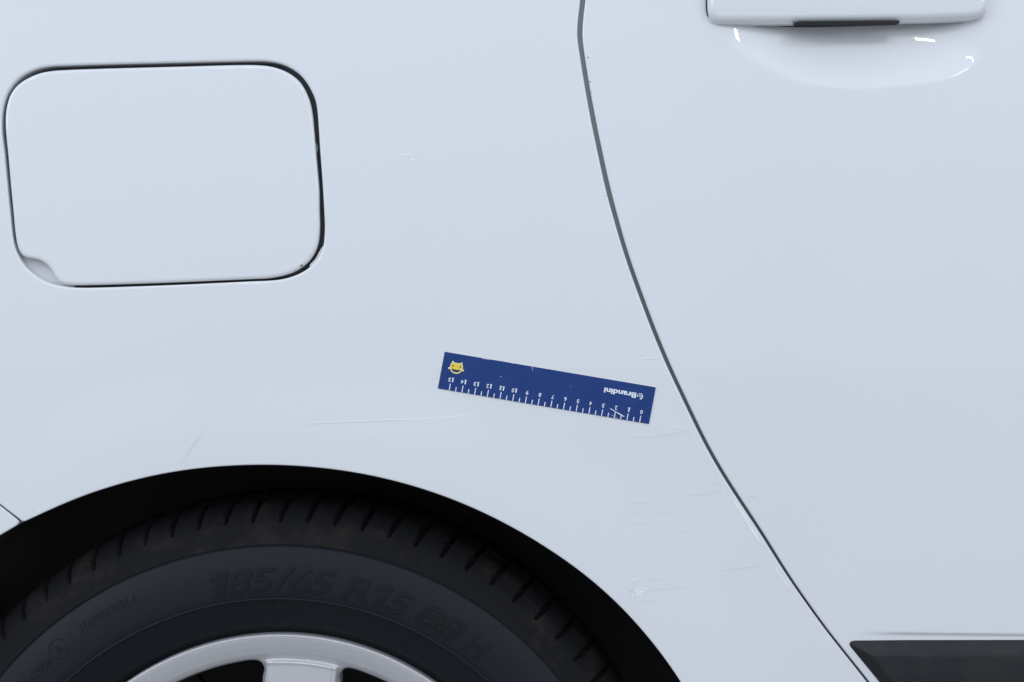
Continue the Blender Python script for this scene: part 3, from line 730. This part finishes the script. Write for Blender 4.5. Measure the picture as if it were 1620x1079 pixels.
# ---- wheel arch liner
vs_ = []; fs = []
lp = [(.010, 0.0), (.022, .004), (.050, .010), (.052, .016), (.10, .018), (.102, .012), (.16, .012), (.24, -.002), (.245, -.05), (.245, -.2)]
arch_out = resample(np.vstack([spline(WP([(-200, 1500), (-190, 1150), (-140, 1010), (-90, 930), (-30, 866), (0, 847), (30, 829)])), arch]), .012)
ao = arch_out; tt = np.gradient(ao, axis=0); tt /= np.linalg.norm(tt, axis=1)[:, None]; on = np.c_[-tt[:, 1], tt[:, 0]]   # outwards from the wheel
N = len(ao); q = len(lp)
for i in range(N):
    for y, o in lp:
        p = ao[i]+on[i]*o
        if o < -.1: p = rc+(p-rc)*.3
        vs_.append((p[0], y+quarter_h(ao[i:i+1])[0]*(1 if y < .03 else 0), p[1]))
for i in range(N-1):
    for s in range(q-1): fs.append((i*q+s, (i+1)*q+s, (i+1)*q+s+1, i*q+s+1))
from_arrays('wheel_arch_liner', vs_, fs, [M['liner']], car)
# inner body closing what lies behind the skin
simple_box('inner_body', (W(-690, 0)[0], .27, .02), (W(2690, 0)[0], 1.4, top_z-.01), M['dark'], car, .01)

# ================================================================== RULER
TR = W(1037.5, 612.6)*1.0
def rw(u, v):   # ruler millimetres -> world x,z ; u from the 0 end, v from the plain edge to the tick edge
    pxx = 1037.5+u*2.035*(-.9862)+v*2.035*(-.184); pyy = 612.6+u*2.035*(-.1662)+v*2.035*(.983)
    return W(pxx, pyy)
def RWP(l): return np.array([rw(a, b) for a, b in l])
RT = .0007
def ruler_top(q): return quarter_h(q)-RT
out = []
for a, b in ((0, 0), (166.4, 0), (166.4, 29.1), (0, 29.1)):
    for k2 in range(5):
        t = math.pi/2*k2/4; r = .25
        cx = a+(r if a == 0 else -r); cy = b+(r if b == 0 else -r)
        base = {(0, 0): math.pi, (166.4, 0): 1.5*math.pi, (166.4, 29.1): 0, (0, 29.1): .5*math.pi}[(a, b)]
        out.append((cx+r*math.cos(base+t), cy+r*math.sin(base+t)))
ruler = panel('ruler', RWP(out), [], ruler_top, M['blue'], None, gfine=.004, step=.0012, roll=lambda p: .00016, flange=RT-.0001, mats=[M['blue'], M['white_core']], fmat_fn=lambda p: 1)
ruler['label'] = 'blue fifteen centimetre ruler stuck tilted and upside down on the white quarter panel'
ruler['category'] = 'ruler'
def decal(name, polys_or_tris, m, lift=.00006, F=None):
    if F is None:
        V = []; F = []
        for p in polys_or_tris:
            s = len(V); V += list(p); F.append(tuple(range(s, s+len(p))))
    else: V = polys_or_tris
    P = np.array([rw(a, b) for a, b in V])
    y = ruler_top(P)-lift
    return from_arrays(name, np.c_[P[:, 0], y, P[:, 1]], F, [m], ruler, smooth=False)
for i in range(31):
    u0 = 7.45+i*5; Lk = 5.2 if i % 2 == 0 else 3.3; hw = .33
    decal('tick_mark', [[(u0-hw, 28.95-Lk), (u0+hw, 28.95-Lk), (u0+hw, 28.95), (u0-hw, 28.95)]], M['white_print'])
def rtext(name, txt, uc, vbase, h, bold, m, width=None, spacing=1.0, left=None):
    V, F = text_mesh(txt, h, bold, 0, None, 0, spacing)
    x0, x1 = V[:, 0].min(), V[:, 0].max()
    s = 1 if width is None else width/(x1-x0)
    us = (left+(V[:, 0]-x0)*s) if left is not None else uc+(V[:, 0]-(x0+x1)/2)*s
    return decal(name, np.c_[us, vbase+V[:, 1]], M[m], F=F)
for i in range(16):                      # figures with a foot on the 1, as printed
    V_, F_ = [], []; t_ = str(i); adv = 2.35; u_ = 7.45+10*i-adv*(len(t_)-1)/2
    for c_ in t_:
        V, F = text_mesh(c_, 3.1, .014, 0, None, 0); x0, x1 = V[:, 0].min(), V[:, 0].max(); b_ = len(V_)
        sx = (1.95 if c_ != '1' else .95)/(x1-x0); V_ += [(u_+(v[0]-(x0+x1)/2)*sx-(.12 if c_ == '1' else 0), 19.35+v[1]) for v in V]; F_ += [[b_+q for q in f] for f in F]
        if c_ == '1':
            b_ = len(V_); V_ += [(u_-.85, 19.0), (u_+.95, 19.0), (u_+.95, 19.38), (u_-.85, 19.38)]; F_.append([b_, b_+1, b_+2, b_+3])
        u_ += adv
    decal('printed_number', np.array(V_), M['white_print'], F=F_)
rtext('printed_name', 'Brandini', 0, 6.95, 4.05, .034, 'white_print', width=25.2, left=14.0)
# round mark before the name
def ring(cx, cy, r0, r1, a0, a1, n=20, ex=0):
    f = []
    for i in range(n):
        t0 = math.radians(a0+(a1-a0)*i/n); t1 = math.radians(a0+(a1-a0)*(i+1)/n)
        w0 = 1-ex*(i/n); w1 = 1-ex*((i+1)/n)
        f.append([(cx+r1*math.cos(t0), cy+r1*math.sin(t0)), (cx+r1*math.cos(t1), cy+r1*math.sin(t1)), (cx+(r1-(r1-r0)*w1)*math.cos(t1), cy+(r1-(r1-r0)*w1)*math.sin(t1)), (cx+(r1-(r1-r0)*w0)*math.cos(t0), cy+(r1-(r1-r0)*w0)*math.sin(t0))])
    return f
decal('round_mark', ring(10.9, 9.1, 1.35, 2.4, 100, 345, 26, .75)+ring(10.9, 9.1, 1.7, 2.4, -20, 14, 6, -.8)+[[(10.9+.5*math.cos(t), 9.1+.5*math.sin(t)) for t in np.linspace(0, 2*math.pi, 10, endpoint=False)]]+ring(11.0, 9.0, .95, 1.25, 150, 330, 12), M['white_print'])
# yellow smiling emblem; e(x, y): x to the photo's right, y down the photo, in mm
def e(x, y): return (155.2-x, 11.0+y)
def dsk(x, y, r, n=14): return [e(x+r*math.cos(t), y+r*math.sin(t)) for t in np.linspace(0, 2*math.pi, n, endpoint=False)]
bodyp = spline(np.array([(-4.1, -3.6), (-3.3, -4.1), (0, -3.9), (3.3, -4.1), (4.1, -3.6), (4.9, -1.6), (4.9, .6), (4.2, 2.2), (2.6, 3.8), (0, 4.5), (-2.6, 3.8), (-4.2, 2.2), (-4.9, .6), (-4.9, -1.6)]), True, 4)
decal('emblem', [[e(x, y) for x, y in bodyp]], M['yellow'])
decal('emblem_rim', [[e(x*.5-.0, y) for x, y in [(0, 0)]]*3] if False else [dsk(-3.5, -4.4, .65), dsk(3.5, -4.4, .65), dsk(-5.5, 1.0, .75), dsk(5.5, 1.0, .75)] +
      [[e(*a), e(*b), e(b[0]*.86, b[1]*.86), e(a[0]*.86, a[1]*.86)] for a, b in zip(bodyp, np.roll(bodyp, -1, 0))], M['yellow_pale'], lift=.00009)
mouth = spline(np.array([(-3.4, 1.0), (-1.5, 1.35), (0, 1.4), (1.5, 1.35), (3.4, 1.0), (2.5, 2.7), (0, 3.35), (-2.5, 2.7)]), True, 4)
decal('emblem_mouth', [[e(x, y) for x, y in mouth]], M['black_print'], lift=.00012)
decal('emblem_mouth_lining', [[e(x*.75, y*.6+1.05) for x, y in mouth]], M['blue'], lift=.00014)
decal('emblem_eyes', [dsk(-3.0, -1.3, .62), dsk(3.0, -1.3, .62)], M['black_print'], lift=.00012)
# knocks in the print
def rscr(a, b, wd, s, name='print_scratch'):
    p = [rw(*a), (rw(*a)+rw(*b))/2+[0, .0001], rw(*b)]
    return ribbon(name, p, wd, M['print_scratch'], ruler, ruler_top, lift=.00012, strength=s, px=False, step=.0006)
def zr(x, y):    # zoomed photo px (680,540 at 4.378x) -> ruler mm
    d = np.array([680+x/4.378-1037.5, 540+y/4.378-612.6]); B = np.array([[-.9862, -.184], [-.1662, .983]])*2.035
    return tuple(np.linalg.solve(B, d))
rscr(zr(1245, 463), zr(1310, 502), 1.3, .9); rscr(zr(1290, 490), zr(1348, 524), 1.6, .95); rscr(zr(1250, 505), zr(1300, 533), .9, .5); rscr(zr(1340, 512), zr(1350, 524), 1, .4)
rscr(zr(708, 178), zr(714, 190), 1.8, .6); rscr(zr(714, 190), zr(712, 205), 1.0, .35); rscr(zr(491, 240), zr(494, 248), 1.5, .7); rscr(zr(566, 152), zr(578, 156), 1.2, .5); rscr(zr(965, 310), zr(985, 320), 1, .15)
rscr(zr(360, 118), zr(420, 128), 1.0, .45); rscr(zr(480, 136), zr(520, 142), .8, .3)

# ================================================================== GROUND
gnd = from_arrays('ground', [(-15, -15, 0), (15, -15, 0), (15, 15, 0), (-15, 15, 0)], [(0, 1, 2, 3)], [M['ground']], smooth=False)
gnd['kind'] = 'structure'
